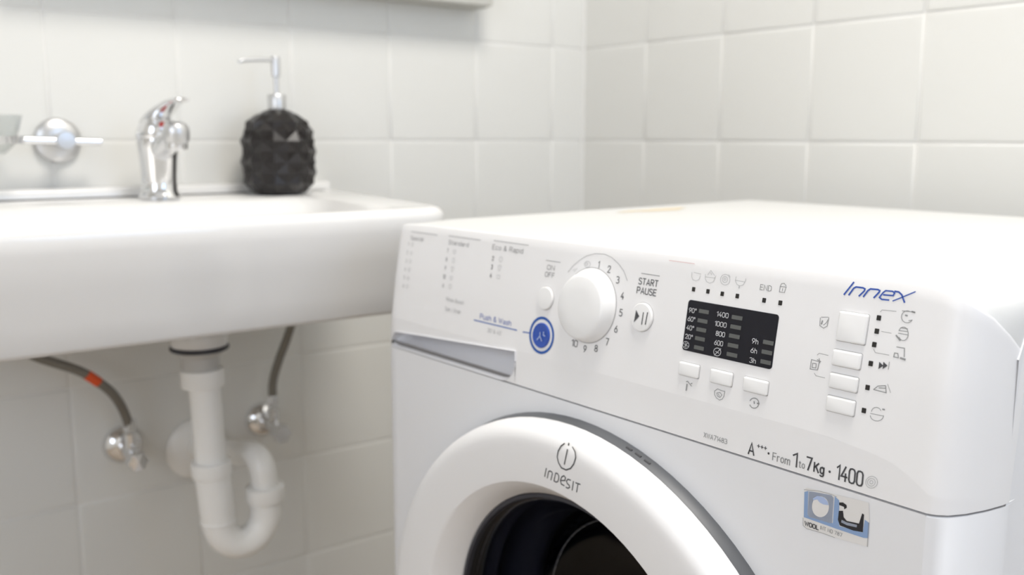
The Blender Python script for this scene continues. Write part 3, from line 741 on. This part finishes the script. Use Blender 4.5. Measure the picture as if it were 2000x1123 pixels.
GL = {'0': [[(0,2),(0,8),(1,9.6),(3,10),(5,9.6),(6,8),(6,2),(5,.4),(3,0),(1,.4),(0,2)]], '1': [[(0,8),(2.6,10),(2.6,0)]],
 '2': [[(0,7.5),(.6,9.4),(3,10),(5.4,9.2),(5.8,7.4),(5,5.6),(0,0),(6,0)]], '3': [[(0,9.2),(3,10),(5.4,9),(5.4,6.4),(3,5.3),(5.8,4.2),(6,1.6),(4,.1),(2,0),(0,.9)]],
 '4': [[(4.2,10),(0,3),(6,3)],[(4.4,5.2),(4.4,0)]], '5': [[(5.6,10),(.8,10),(.5,5.6),(3,6.2),(5.4,5.2),(6,3),(5.2,.8),(3,0),(0,.8)]],
 '6': [[(4.6,10),(1,5.4),(0,3),(.8,.7),(3,0),(5.2,.7),(6,3),(5.2,5.3),(3,6),(1,5.4)]], '7': [[(0,10),(6,10),(2.2,0)]],
 '8': [[(3,5.3),(.6,6.4),(.5,8.8),(3,10),(5.5,8.8),(5.4,6.4),(3,5.3),(.2,4),(.1,1.4),(3,0),(5.9,1.4),(5.8,4),(3,5.3)]],
 '9': [[(1.4,0),(5,4.6),(6,7),(5.2,9.3),(3,10),(.8,9.3),(0,7),(.8,4.7),(3,4),(5,4.6)]],
 'A': [[(0,0),(3.2,10),(6.4,0)],[(1.1,3),(5.3,3)]], 'B': [[(0,0),(0,10),(4,10),(5.4,9),(5.4,6.4),(4,5.4),(5.6,4.4),(5.8,1.2),(4.2,0),(0,0)],[(0,5.4),(4,5.4)]],
 'D': [[(0,0),(0,10),(3,10),(5.4,8.6),(6,6),(6,4),(5.4,1.4),(3,0),(0,0)]], 'E': [[(5.2,10),(0,10),(0,0),(5.2,0)],[(0,5.2),(4.4,5.2)]],
 'F': [[(5.2,10),(0,10),(0,0)],[(0,5.2),(4.2,5.2)]], 'I': [[(0,0),(0,10)]], 'K': [[(0,0),(0,10)],[(5.4,10),(0,4.2)],[(2,6.3),(5.8,0)]],
 'L': [[(0,10),(0,0),(5,0)]], 'N': [[(0,0),(0,10),(5.8,0),(5.8,10)]], 'O': [[(0,2),(0,8),(1,9.6),(3,10),(5,9.6),(6,8),(6,2),(5,.4),(3,0),(1,.4),(0,2)]],
 'P': [[(0,0),(0,10),(4,10),(5.6,9),(5.8,7),(5.4,5.4),(4,4.6),(0,4.6)]], 'R': [[(0,0),(0,10),(4,10),(5.6,9),(5.8,7.2),(5.4,5.8),(4,5),(0,5)],[(3,5),(6,0)]],
 'S': [[(5.6,8.8),(4,10),(1.6,10),(.2,8.8),(.3,6.6),(3,5.2),(5.6,4),(5.8,1.4),(4.2,0),(1.6,0),(0,1.2)]], 'T': [[(0,10),(6,10)],[(3,10),(3,0)]],
 'U': [[(0,10),(0,2),(1,.4),(3,0),(5,.4),(6,2),(6,10)]], 'W': [[(0,10),(2,0),(4,9),(6,0),(8,10)]], 'X': [[(0,10),(6,0)],[(6,10),(0,0)]],
 'a': [[(.4,6.2),(2.4,7),(4.2,6),(4.4,0)],[(4.4,4),(1.4,3.8),(0,2),(1,.2),(3,0),(4.4,1.4)]], 'c': [[(4.4,6.2),(2.4,7),(.6,6),(0,3.6),(.6,1),(2.4,0),(4.4,.8)]],
 'd': [[(4.6,10),(4.6,0)],[(4.6,5.6),(2.6,7),(.6,6),(0,3.6),(.6,1),(2.6,0),(4.6,1.4)]], 'e': [[(0,3.6),(4.6,3.6),(4.2,6),(2.4,7),(.6,6),(0,3.6),(.6,1),(2.4,0),(4.4,.8)]],
 'g': [[(4.6,7),(4.6,-1.4),(3.6,-2.8),(1.6,-3),(.4,-2.4)],[(4.6,5.6),(2.6,7),(.6,6),(0,3.6),(.6,1),(2.6,0),(4.6,1.4)]], 'h': [[(0,10),(0,0)],[(0,5.4),(2.2,7),(4,6.4),(4.6,5),(4.6,0)]],
 'i': [[(0,7),(0,0)],[(0,9.2),(0,10)]], 'l': [[(0,10),(0,0)]], 'm': [[(0,7),(0,0)],[(0,5.4),(2,7),(3.6,6),(3.6,0)],[(3.6,5.4),(5.6,7),(7.2,6),(7.2,0)]],
 'n': [[(0,7),(0,0)],[(0,5.4),(2.2,7),(4,6.4),(4.6,5),(4.6,0)]], 'o': [[(0,3.6),(.6,6),(2.4,7),(4.2,6),(4.8,3.6),(4.2,1),(2.4,0),(.6,1),(0,3.6)]],
 'p': [[(0,7),(0,-3)],[(0,5.6),(2,7),(4,6),(4.6,3.6),(4,1),(2,0),(0,1.4)]], 'r': [[(0,7),(0,0)],[(0,5),(1.4,6.8),(3.2,6.8)]],
 's': [[(4,6),(2.4,7),(.4,6),(.6,4.2),(3.6,3),(4,1),(2.2,0),(0,.8)]], 't': [[(1.2,9.4),(1.2,1.2),(2.2,0),(3.4,.2)],[(0,7),(3.2,7)]], 'u': [[(0,7),(0,1.6),(1,.2),(2.6,0),(4.6,1.6)],[(4.6,7),(4.6,0)]],
 '&': [[(6,0),(1.2,7.4),(1.4,9.4),(2.8,10),(4,9),(3.8,7.2),(.6,4),(.2,1.6),(1.8,0),(3.8,.4),(5.8,4)]], '/': [[(0,-1),(3.4,10.5)]], '+': [[(0,4),(5,4)],[(2.5,1.5),(2.5,6.5)]],
 '°': [[(0,8.6),(.8,10),(2.2,10),(3,8.6),(2.2,7.2),(.8,7.2),(0,8.6)]], "'": [[(0,10),(0,7.5)]]}
def text(name, items, m, parent, surf, bold=0.0):
    """items: (string, x0, x1, baseline, cap height); bold is the stroke weight in millimetres; one object for each string"""
    for s, x0, x1, z0, h in items:
        pen, S_ = 0.0, []
        for ch in s:
            if ch == ' ':
                pen += 4
                continue
            g = GL[ch]
            wd = max(p[0] for l in g for p in l)
            S_ += [[(p[0] + pen, p[1]) for p in l] for l in g]
            pen += wd + 2.2
        tot = max(p[0] for l in S_ for p in l) - min(p[0] for l in S_ for p in l)
        V, F = [], []
        w = bold if bold else h * 1000 * .13
        a_, b_ = x0 + w / 2000, x1 - w / 2000
        for l in S_:
            ribbon([((a_ + p[0] / tot * (b_ - a_)) * 1000, (z0 + p[1] / 10 * h) * 1000) for p in l], w, surf, V, F)
        o = raw(name, V, F, m, parent, 0)
    return o
def line(name, x0, x1, z, w, m, parent):
    return box_strip(name, x0, x1, z, w, m, parent)
def box_strip(name, x0, x1, z, w, m, parent):
    n = 6
    V, F = loft_vf([[S_PAN(x0 + (x1 - x0) * k / n, z - w / 2), S_PAN(x0 + (x1 - x0) * k / n, z + w / 2)] for k in range(n + 1)], closed=False)
    return raw(name, V, F, m, parent, 0)
DN = [('1', .2959, .8386), ('2', .3075, .8363), ('3', .3181, .8294), ('4', .3250, .8183), ('5', .3259, .8057), ('6', .3230, .7929), ('7', .3153, .7820), ('8', .3044, .7750), ('9', .2924, .7726), ('10', .2802, .7749)]
text('dial_numeral', [(s, u - (.0017 if len(s) == 1 else .0035) * (.45 if s == '1' else 1), u + (.0017 if len(s) == 1 else .0035) * (.45 if s == '1' else 1), v - .0024, .0050) for s, u, v in DN], M_INK, control, S_PAN, .62)
text('button_lettering', [('ON', .2372, .2464, .8288, .0036), ('OFF', .2357, .2474, .8229, .0036)], M_INK2, control, S_PAN, .5)
text('button_lettering', [('START', .3392, .3585, .8291, .0044), ('PAUSE', .3386, .3580, .8224, .0044)], M_INK, control, S_PAN, .65)
text('button_lettering', [('END', .4455, .4545, .8380, .0034)], M_INK2, control, S_PAN, .42)
text('programme_heading', [('Special', .0323, .0546, .8362, .0034)], M_INK2, control, S_PAN)
text('programme_heading', [('Standard', .0963, .1275, .8372, .0036)], M_INK2, control, S_PAN)
text('programme_heading', [('Eco & Rapid', .1622, .2045, .8385, .0040)], M_INK2, control, S_PAN, .5)
for a, b_, z in ((.0315, .077, .8438), (.0953, .1441, .8447), (.1631, .2104, .8460), (.2347, .2522, .8359), (.3408, .3588, .8370)):
    box_strip('heading_rule', a, b_, z, .0005, M_INK2, control)
rows = [(str(k + 1), .0290, .0308, .8296 - .0082 * k, .0032) for k in range(6)]
text('programme_number', rows, M_INK2, control, S_PAN)
text('programme_number', [(s, .0955 - (.0012 if len(s) > 1 else 0), .0975 + (.0012 if len(s) > 1 else 0), .8293 - .0081 * k, .0034) for k, s in enumerate('7 8 9 10 6'.split())], M_INK2, control, S_PAN, .55)
text('programme_number', [(s, .1640, .1664, .8288 - .0075 * k, .0036) for k, s in enumerate('234')], M_INK, control, S_PAN, .6)
def garment(cx_, cz_, s, kind):
    V, F = [], []
    A = {0: [(-1, .6), (-.3, 1), (.3, 1), (1, .6), (.6, .2), (.5, -1), (-.5, -1), (-.6, .2), (-1, .6)],
         1: [(-1, .5), (-.7, -.8), (.7, -.8), (1, .5), (-1, .5)],
         2: [(1 * cos(2 * pi * k / 10), sin(2 * pi * k / 10)) for k in range(11)]}[kind]
    ribbon([((cx_ + a * s) * 1000, (cz_ + b_ * s) * 1000) for a, b_ in A], .4, S_PAN, V, F)
    raw('programme_icon', V, F, M_INK3, control, 0)
for k in range(6):
    garment(.0368, .8312 - .0082 * k, .0017, k % 3)
for k in range(5):
    garment(.1075, .8311 - .0081 * k, .0021, (k + 1) % 3)
for k in range(3):
    garment(.1760, .8308 - .0075 * k, .0022, (k + 2) % 3)
text('small_lettering', [('Rinse Boost', .1035, .1310, .7852, .0032), ('Spin / Drain', .1030, .1275, .7763, .0032)], M_INK3, control, S_PAN)
text('small_lettering', [('Push & Wash', .1566, .2005, .7765, .0042)], M_BLUE2, control, S_PAN)
text('small_lettering', [("30' & 45'", .1690, .1890, .7665, .0032)], M_INK3, control, S_PAN)
V, F = [], []
for pts in ([(240.4, 777.5), (240.4, 774.5), (237.5, 771.0)], [(240.4, 774.5), (243.2, 771.0)], [(244.5, 778.5), (244.5, 776.0), (246.5, 775.5)]):
    ribbon(pts, .9, lambda u, v: pan(u, v, .0021), V, F)
raw('button_symbol', V, F, M_STB2, bb, 0)
text('display_number', [(s, .3903, .3970, z - .0015, .0030) for s, z in (('90°', .8171), ('60°', .8111), ('40°', .8050), ('20°', .7988))]
     + [(s, a, b_, z - .0015, .0031) for s, a, b_, z in (('1400', .4145, .4244, .8178), ('1000', .4140, .4239, .8113), ('800', .4160, .4237, .8049), ('600', .4158, .4232, .7987))]
     + [(s, .4457, .4508, z - .0016, .0031) for s, z in (('9h', .8048), ('6h', .7987), ('3h', .7922))], M_DTEXT, disp, S_DSP, .45)
text('model_number', [('XWA71483', .4145, .4345, .7327, .0032)], M_INK2, control, S_PAN)
text('rating_lettering', [('A', .4515, .4568, .7308, .0076), ('1', .4852, .4890, .7318, .0086), ('7', .4950, .4995, .7322, .0080), ('Kg', .5005, .5082, .7325, .0056), ('1400', .5161, .5340, .7322, .0088)], M_INK, control, S_PAN, 1.05)
text('rating_lettering', [('+++', .4583, .4660, .7362, .0040)], M_INK, control, S_PAN, .55)
text('rating_lettering', [('From', .4705, .4838, .7316, .0048), ('to', .4900, .4945, .7322, .0042)], M_INK2, control, S_PAN)
V, F = [], []
for cx_, cz_ in ((467.5, 735.0), (511.7, 735.2)):
    b = len(V)
    V += [S_PAN((cx_ + .8 * cos(k * pi / 5)) / 1000, (cz_ + .8 * sin(k * pi / 5)) / 1000) for k in range(10)]
    F.append(tuple(range(b, b + 10)))
raw('rating_dots', V, F, M_INK, control, 0)
box_strip('pen_mark', .3655, .3890, .8490, .0005, M_PINK, control)

# ---- energy sticker on the lower front
def stick(name, keys, m, parent, h):
    V, F = [], []
    for key, pts in MARKS['sticker']:
        if key in keys:
            b = len(V)
            V += [(x / 1000, -h, z / 1000) for x, z in pts]
            F.append(tuple(b + i for i in range(len(pts))))
    return raw(name, V, F, m, parent, 0)
st = stick('sticker', ('white',), M_STW, wm, .0003)
st['label'] = 'small peeling blue and white energy sticker'
stick('sticker_print', ('blue',), M_STB, st, .0004)
stick('sticker_print', ('light',), M_STL, st, .0005)
stick('sticker_print', ('drum',), M_STW, st, .0006)
stick('sticker_print', ('blue2',), M_STB2, st, .0007)
stick('sticker_print', ('black',), M_STK, st, .00045)
stick('sticker_print', ('light',), M_STL, st, .0005)
strokes('sticker_border', 'sticker_line', M_INK2, st, lambda u, v: (u, -.0005, v))
text('sticker_lettering', [('WOOL', .4968, .5070, .6962, .0026)], M_INK, st, lambda u, v: (u, -.0006, v), .6)
text('sticker_lettering', [('INT NO 787', .5080, .5230, .6972, .0022)], M_INK2, st, lambda u, v: (u, -.0006, v))
# residue on the top plate
V = []
for k in range(28):
    a = 2 * pi * k / 28
    r = 1 + .22 * sin(3 * a + 1) + .12 * sin(7 * a)
    V.append((.048 + .017 * r * cos(a) * .8, .355 + .055 * r * sin(a), .8503))
raw('top_residue', V, [tuple(range(28))], M_STAIN, wm, 0)['label'] = 'beige residue patch on the machine top'

# ================================================================ washbasin
sink = thing('washbasin', 'wide white ceramic washbasin hung on the tiled wall beside the washing machine', 'washbasin', (-0.81, 0, 0.857))
def ol(xl, xr, xlb, xrb, y0, y1, r, z, n=8):
    """rounded trapezoid outline: front edge at y0 (xl..xr), back edge at y1 (xlb..xrb)"""
    C = [(xr, y0), (xrb, y1), (xlb, y1), (xl, y0)]
    P = []
    rr = r if isinstance(r, tuple) else (r,) * 4
    for i, c in enumerate(C):
        c = Vector(c)
        a = (Vector(C[i - 1]) - c).normalized()
        b = (Vector(C[(i + 1) % 4]) - c).normalized()
        R = rr[i]
        p0, p1 = c + a * R, c + b * R
        for k in range(n + 1):
            t = k / n
            P.append((p0 * (1 - t) ** 2 + c * 2 * t * (1 - t) + p1 * t * t))
    # points along the straight sides too
    out = []
    for i in range(len(P)):
        out.append(P[i])
        if (i + 1) % (n + 1) == 0:
            q = P[(i + 1) % len(P)]
            for s in range(1, 8):
                out.append(P[i].lerp(q, s / 8))
    return [(p.x + 0.81, p.y, z - 0.857) for p in out]
XLf, XRf, XLb, XRb = -1.150, -0.577, -1.19, -0.517
def body(ins, z, yb=-.0, r=(.045, .012, .012, .045)):
    return ol(XLf + ins, XRf - ins, XLb + ins, XRb - ins, -.440 + ins, yb, r, z)
R = [ol(-.82, -.79, -.82, -.79, -.235, -.205, .01, .702), ol(-.95, -.68, -.95, -.68, -.33, -.10, .06, .726), ol(-1.06, -.62, -1.06, -.62, -.38, -.03, .06, .7385), body(.055, .7365), body(.036, .7345), body(.0305, .7355), body(.0275, .7405), body(.0205, .765), body(.0095, .80), body(.001, .832),
     body(0, .846), body(.0015, .8515), body(.005, .8555), body(.010, .8570), body(.016, .8567), body(.021, .8555),
     ol(-1.105, -.615, -1.105, -.605, -.410, -.140, (.07, .06, .06, .07), .8545), ol(-1.100, -.620, -1.100, -.610, -.405, -.145, (.07, .06, .06, .07), .8515), ol(-1.09, -.632, -1.09, -.622, -.395, -.155, (.07, .06, .06, .07), .842),
     ol(-1.06, -.665, -1.06, -.66, -.375, -.17, .07, .80), ol(-1.0, -.70, -1.0, -.70, -.34, -.18, .06, .765), ol(-.86, -.76, -.86, -.76, -.26, -.18, .03, .752), ol(-.83, -.79, -.83, -.79, -.24, -.20, .012, .750)]
V, F = loft_vf(R, cap0=True, cap1=True)
fixn(raw('basin', V, F, M_CERAMIC, sink, 50))
V, F = loft_vf([[(x, -.022, 0), (x, -.022, .008), (x, -.019, .0115), (x, -.014, .0125), (x, -.001, .0125), (x, -.001, -.004)] for x in (-.345, -.34, -.2, 0, .2, .275, .279, .281)], closed=False)
V2 = [Vector(v) for v in V]
fixn(raw('back_ledge', V2, F, M_CERAMIC, sink, 50))
lathe('drain_boss', [(.030, .006), (.034, -.002), (.034, -.012), (.033, -.0155)], M_CERAMIC, sink, origin=(.005, -.22, .7015 - .857), n=40)

# ---------------------------------------------------------------- mixer tap
TZ = 0.8557
tap = thing('basin_tap', 'chrome single-lever mixer tap on the washbasin ledge', 'tap', (-0.80, -0.08, TZ))
lathe('tap_base', [(.0255, 0), (.0262, .003), (.0245, .007), (.0225, .010), (.0220, .022)], M_CHROME, tap, n=40)
rings = []
for z, rx, ry, dy in ((.020, .0218, .0225, 0), (.030, .0222, .0225, 0), (.050, .0235, .0235, -.001), (.066, .0252, .025, -.002), (.074, .0262, .026, -.002), (.0775, .0264, .0262, -.002), (.0785, .0255, .0255, -.002)):
    rings.append([(rx * cos(2 * pi * k / 40), dy + ry * sin(2 * pi * k / 40), z) for k in range(40)])
V, F = loft_vf(rings, cap0=True, cap1=True)
fixn(raw('tap_body', V, F, M_CHROME, tap, 40))
dome = []
for k in range(9):
    a = k / 8 * pi / 2
    dome.append([(.0268 * cos(a) * cos(2 * pi * j / 40), -.002 - .006 * sin(a) + .0265 * cos(a) * sin(2 * pi * j / 40), .0795 + .030 * sin(a)) for j in range(40)])
V, F = loft_vf([[(p[0] * .99, p[1] * .99, p[2] - .0008) for p in dome[0]]] + dome, cap0=True, cap1=True)
bl = smooth_path([(0, .008, .098), (0, -.018, .1085), (0, -.048, .1165), (0, -.080, .1225), (0, -.104, .1240), (0, -.110, .1230)], 4)
nb = len(bl)
loft_vf(tube_rings(bl, [.019 - .010 * min(1, i / nb * 1.2) for i in range(nb - 1)] + [.006], 20, [.40 - .12 * i / nb for i in range(nb)], side=(1, 0, 0)), cap0=True, cap1=True, V=V, F=F)
fixn(raw('tap_lever', V, F, M_CHROME, tap, 40))
sp = smooth_path([(0, -.010, .062), (0, -.035, .070), (0, -.058, .079), (0, -.074, .084)], 4)
tube('tap_spout', sp, [.016 - .003 * i / len(sp) for i in range(len(sp))], M_CHROME, tap, n=28)
lathe('spout_head', [(.0080, .1025), (.0125, .101), (.0155, .0965), (.0162, .090), (.0160, .084), (.0150, .0795), (.0143, .078)], M_BRUSHED, tap, origin=(0, -.067, -.004), axis=(0, -.12, 1), n=36)
lathe('aerator', [(.0138, .0778), (.0138, .0705), (.0125, .0690), (.0122, .0700)], M_CHROME, tap, origin=(0, -.067, -.004), axis=(0, -.12, 1), n=36)
o = lathe('tap_index', [(.0042, -.001), (.0040, .0008), (.001, .0014)], M_RED, tap, origin=(-.0005, -.0275, .0945), axis=(.08, -1, .25), n=20)
o['label'] = 'red temperature dot'

# ---------------------------------------------------------------- soap dispenser
BX, BY, BZ = -0.632, -0.075, 0.8572
soap = thing('soap_dispenser', 'black glazed pineapple-shaped soap dispenser with silver pump standing on the washbasin ledge', 'soap dispenser', (BX, BY, BZ))
BP = [(0, .036), (.004, .0395), (.014, .0455), (.030, .0478), (.050, .0480), (.070, .0476), (.085, .0455), (.098, .0400), (.108, .0310), (.114, .0210), (.1165, .0135)]
def brad(z): return interp(BP, z)
hs = [.0005, .014, .0285, .0435, .0585, .073, .087, .100, .1115]
nd = 9
V, F = [], []
def bv(k, j, dr=0.0, h=None):
    z = hs[k] if h is None else h
    a = 2 * pi * (j + (.5 if k % 2 else 0)) / nd
    r = brad(z) + dr
    V.append((r * cos(a), r * sin(a), z))
    return len(V) - 1
for k in range(len(hs) - 2):
    for j in range(nd):
        js = (j + 1, j) if k % 2 else (j, j - 1)
        p0 = bv(k, j)
        p1 = bv(k + 1, js[0])
        p2 = bv(k + 2, j)
        p3 = bv(k + 1, js[1])
        c = bv(k, j, .0046, (hs[k] + hs[k + 2]) / 2)
        F += [(p0, p1, c), (p1, p2, c), (p2, p3, c), (p3, p0, c)]
# base skirt, shoulder and inner wall that close the relief
loft_vf([[(r * cos(2 * pi * k / 44), r * sin(2 * pi * k / 44), z) for k in range(44)] for z, r in
         [(0, .001), (0, .034), (.0015, .0365)] + [(z, r - .0025) for z, r in BP[1:]] + [(.1175, .0125), (.1175, .001)]], V=V, F=F)
fixn(raw('bottle', V, F, M_BLACKGLASS, soap, 12))
lathe('pump_collar', [(.0128, .1165), (.0130, .118), (.0130, .1345), (.0118, .1365), (.006, .137)], M_BRUSHED, soap, n=32)
lathe('pump_stem', [(.0035, .136), (.0035, .160), (.0062, .161), (.0064, .186), (.0055, .1885), (.001, .189)], M_BRUSHED, soap, n=24)
tube('pump_spout', smooth_path([(0, 0, .183), (-.02, 0, .1832), (-.042, 0, .1815), (-.050, 0, .1800), (-.0515, 0, .1770)], 4), .0027, M_BRUSHED, soap, n=14)

# ---------------------------------------------------------------- wall holder with glass dish
hold = thing('wall_holder', 'chrome ring holder with crossbar fixed to the tiles left of the tap', 'holder', (-0.903, 0, 0.9305))
lathe('rosette', [(.0285, .0002), (.0290, .003), (.0280, .0075), (.0235, .0115), (.014, .0135), (.010, .014)], M_BRUSHED, hold, axis=(0, -1, 0), n=44)
lathe('post', [(.0100, .012), (.0085, .018), (.0085, .038), (.0115, .042), (.0118, .052), (.0105, .0545), (.001, .055)], M_BRUSHED, hold, axis=(0, -1, 0), n=32)
tube('crossbar', [(.043, -.046, -.002), (.0425, -.046, -.002), (-.040, -.046, .0005), (-.052, -.046, .001)], [.0045, .0050, .0050, .0050], M_CHROME, hold, n=20)
ring = [(-.107 + .056 * cos(2 * pi * k / 48), -.062 + .050 * sin(2 * pi * k / 48)) for k in range(48)]
rr_ = []
for k in range(48):
    a = 2 * pi * k / 48
    d_ = Vector((cos(a), sin(a), 0))
    p = Vector((ring[k][0], ring[k][1], .001))
    rr_.append([p + d_ * .0016 + Vector((0, 0, -.0045)), p + d_ * .0016 + Vector((0, 0, .0045)), p - d_ * .0016 + Vector((0, 0, .0045)), p - d_ * .0016 + Vector((0, 0, -.0045))])
V, F = loft_vf(rr_ + [rr_[0]])
fixn(raw('ring', V, F, M_CHROME, hold, 40, merge=1e-5))
dish = lathe('glass_dish', [(.020, -.020), (.036, -.018), (.046, -.008), (.0525, .010), (.0575, .028), (.0565, .0285), (.0512, .0105), (.0445, -.0065), (.034, -.0158), (.001, -.0165)], M_GLASS, None, n=56)
dish.location = (-1.010, -.062, .9325)
dish.scale = (1, .90, 1)
dish['label'] = 'clear glass soap dish held in the chrome wall ring at the left edge'
dish['category'] = 'soap dish'

# ---------------------------------------------------------------- drain trap
trap = thing('drain_trap', 'white plastic drain pipe with U-shaped trap under the washbasin', 'drain pipe', (-0.805, -0.22, 0.68))
def T(x, z, y=-.22): return (x + .805, y + .22, z - .68)
lathe('waste_gasket', [(.0335, .006), (.0350, .0045), (.0350, .0015), (.0330, 0)], M_RUBBER, trap, origin=(0, 0, 0), n=40)
lathe('tailpiece', [(.0300, .0015), (.0290, -.002), (.0225, -.008), (.0225, -.030)], M_PVCGREY, trap, n=36)
def nut(name, x, z0, z1, r, dx=0, y=-.22):
    o = lathe(name, [(r * .90, z1 - z0 + .001), (r * .985, z1 - z0), (r, z1 - z0 - .003), (r * .985, .003), (r * .95, .0005), (r * .84, 0)], M_PVC, trap, origin=T(x, z0, y), axis=(dx, 0, 1), n=36)
    return o
def ribs(x, z0, z1, r, y=-.22):
    V, F = [], []
    for k in range(18):
        a = 2 * pi * k / 18
        c, s = cos(a), sin(a)
        P = T(x, z0, y)
        t = (-s * .0009, c * .0009)
        q = []
        for rr2, zz in ((r - .001, .002), (r + .0011, .004), (r + .0011, z1 - z0 - .004), (r - .001, z1 - z0 - .002)):
            q.append([(P[0] + rr2 * c + t[0] * e, P[1] + rr2 * s + t[1] * e, P[2] + zz) for e in (-1, 1)])
        b = len(V)
        for u in q:
            V += u
        for i in range(3):
            F.append((b + 2 * i, b + 2 * i + 1, b + 2 * i + 3, b + 2 * i + 2))
        F += [(b, b + 2, b + 4, b + 6), (b + 1, b + 3, b + 5, b + 7)]
    return V, F
tube('down_pipe', [T(-.8025, .650), T(-.8000, .60), T(-.7980, .515)], .0190, M_PVC, trap, n=32)
nut('slip_nut', -.8030, .6335, .6560, .0262, -.02)
nut('slip_nut', -.7975, .5170, .5370, .0245, -.03)
path = [T(-.7970, .522), T(-.7945, .49), T(-.7925, .4600)]
c0 = Vector(T(-.7610, .4550))
for k in range(1, 13):
    a = pi + pi * k / 12
    path.append(tuple(c0 + Vector((.0315 * cos(a), 0, .0375 * sin(a) + .003))))
path.append(T(-.7293, .470))
tube('trap_bend', path, [.0216] * 2 + [.0214] + [.0200] * 12 + [.0195], M_PVC, trap, n=32)
lathe('socket_rim', [(.0214, -.002), (.0221, -.001), (.0221, .0015), (.0214, .0025)], M_PVC, trap, origin=T(-.7925, .4570), n=32)
nut('slip_nut', -.7293, .4690, .4890, .0250, -.02)
pth = smooth_path([T(-.7293, .478), T(-.7302, .498), T(-.7315, .512, -.219), T(-.7330, .5225, -.210), T(-.7350, .5255, -.194), T(-.7375, .5200, -.165), T(-.741, .503, -.09), T(-.7445, .486, -.004)], 5)
tube('outlet_pipe', pth, .0168, M_PVC, trap, n=28)
lathe('wall_rosette', [(.0440, .0005), (.0445, .003), (.0425, .006), (.034, .010), (.020, .0125), (.017, .013)], M_PVC, trap, origin=T(-.7450, .484, 0), axis=(0, -1, 0), n=48)

# ---------------------------------------------------------------- angle valves and hoses
def valve(name, x, z, label, hx, hz):
    t = thing(name, label, 'valve', (x, 0, z), 0, 'angle valves under the washbasin')
    lathe('rosette', [(.0265, .0003), (.0270, .003), (.0262, .007), (.022, .0125), (.015, .0165), (.010, .018)], M_CHROME, t, axis=(0, -1, 0), n=40)
    V, F = loft_vf(tube_rings([(0, -.014, 0), (0, -.026, 0), (0, -.050, 0), (0, -.062, 0)], [.0095, .0100, .0105, .009], 24), cap0=True, cap1=True)
    loft_vf(tube_rings([(0, -.046, -.002), (0, -.046, .016), (0, -.046, .028)], [.0090, .0085, .0085], 24), cap0=True, cap1=True, V=V, F=F)
    fixn(raw('valve_body', V, F, M_CHROME, t, 40))
    n = 36
    prof = [(.0095, .060), (.0125, .063), (.0135, .066), (.0135, .078), (.012, .081), (.001, .082)]
    rings = []
    for r, h in prof:
        rings.append([((r * (1 + .09 * cos(6 * 2 * pi * k / n))) * cos(2 * pi * k / n) + hx, -h, (r * (1 + .09 * cos(6 * 2 * pi * k / n))) * sin(2 * pi * k / n) + hz) for k in range(n)])
    V, F = loft_vf(rings, cap0=True, cap1=True)
    fixn(raw('valve_handle', V, F, M_CHROME, t, 30))
    return t
valve('angle_valve', -.8475, .5100, 'chrome angle valve on the wall left of the drain pipe', .0, -.004)
valve('angle_valve', -.6430, .5090, 'chrome angle valve on the wall right of the drain pipe', .0, -.004)
def hose(name, pts, label, band=None):
    P = smooth_path(pts, 8)
    t = thing(name, label, 'hose', pts[-1], 0, 'braided hoses under the washbasin')
    O = Vector(pts[-1])
    Q = [p - O for p in P]
    tube('braided_sleeve', Q, .0062, M_BRAID, t, n=16)
    lathe('end_nut', [(.0082, -.004), (.0085, -.002), (.0085, .009), (.0072, .012)], M_CHROME, t, n=6, smooth=20)
    if band:
        i0, i1 = band
        o = tube('hose_band', Q[i0:i1 + 1], .0066, M_ORANGE, t, n=16)
        o['label'] = 'orange band around the hose'
    return t
hose('flexible_hose', [(-1.040, -.080, .716), (-1.000, -.076, .690), (-.9560, -.072, .6625), (-.9140, -.070, .6405), (-.8935, -.068, .6245), (-.8710, -.062, .6010), (-.8560, -.052, .5730), (-.8475, -.046, .5450)],
     'grey braided hose with an orange band rising left of the drain pipe', (28, 34))
hose('flexible_hose', [(-.622, -.082, .733), (-.6205, -.078, .700), (-.6190, -.072, .672), (-.6230, -.062, .645), (-.6330, -.053, .6120), (-.6420, -.048, .5780), (-.6430, -.046, .5450)],
     'plain grey braided hose rising right of the drain pipe')

# ---------------------------------------------------------------- wall cabinet over the basin (only its lower edge is in the picture)
wc = thing('wall_cabinet', 'pale wall cabinet, only its lower edge showing at the top above the washbasin', 'cabinet', (-.58, 0, 1.145))
box('cabinet_body', (-.37, -.040, 0), (.335, -.001, .60), M_CABINET, wc, bevel=.002)
for x0, x1 in ((-.37, -.003), (-.001, .335)):
    d_ = box('cabinet_door', (x0, -.056, .001), (x1, -.041, .599), M_CABINET, wc, bevel=.002)
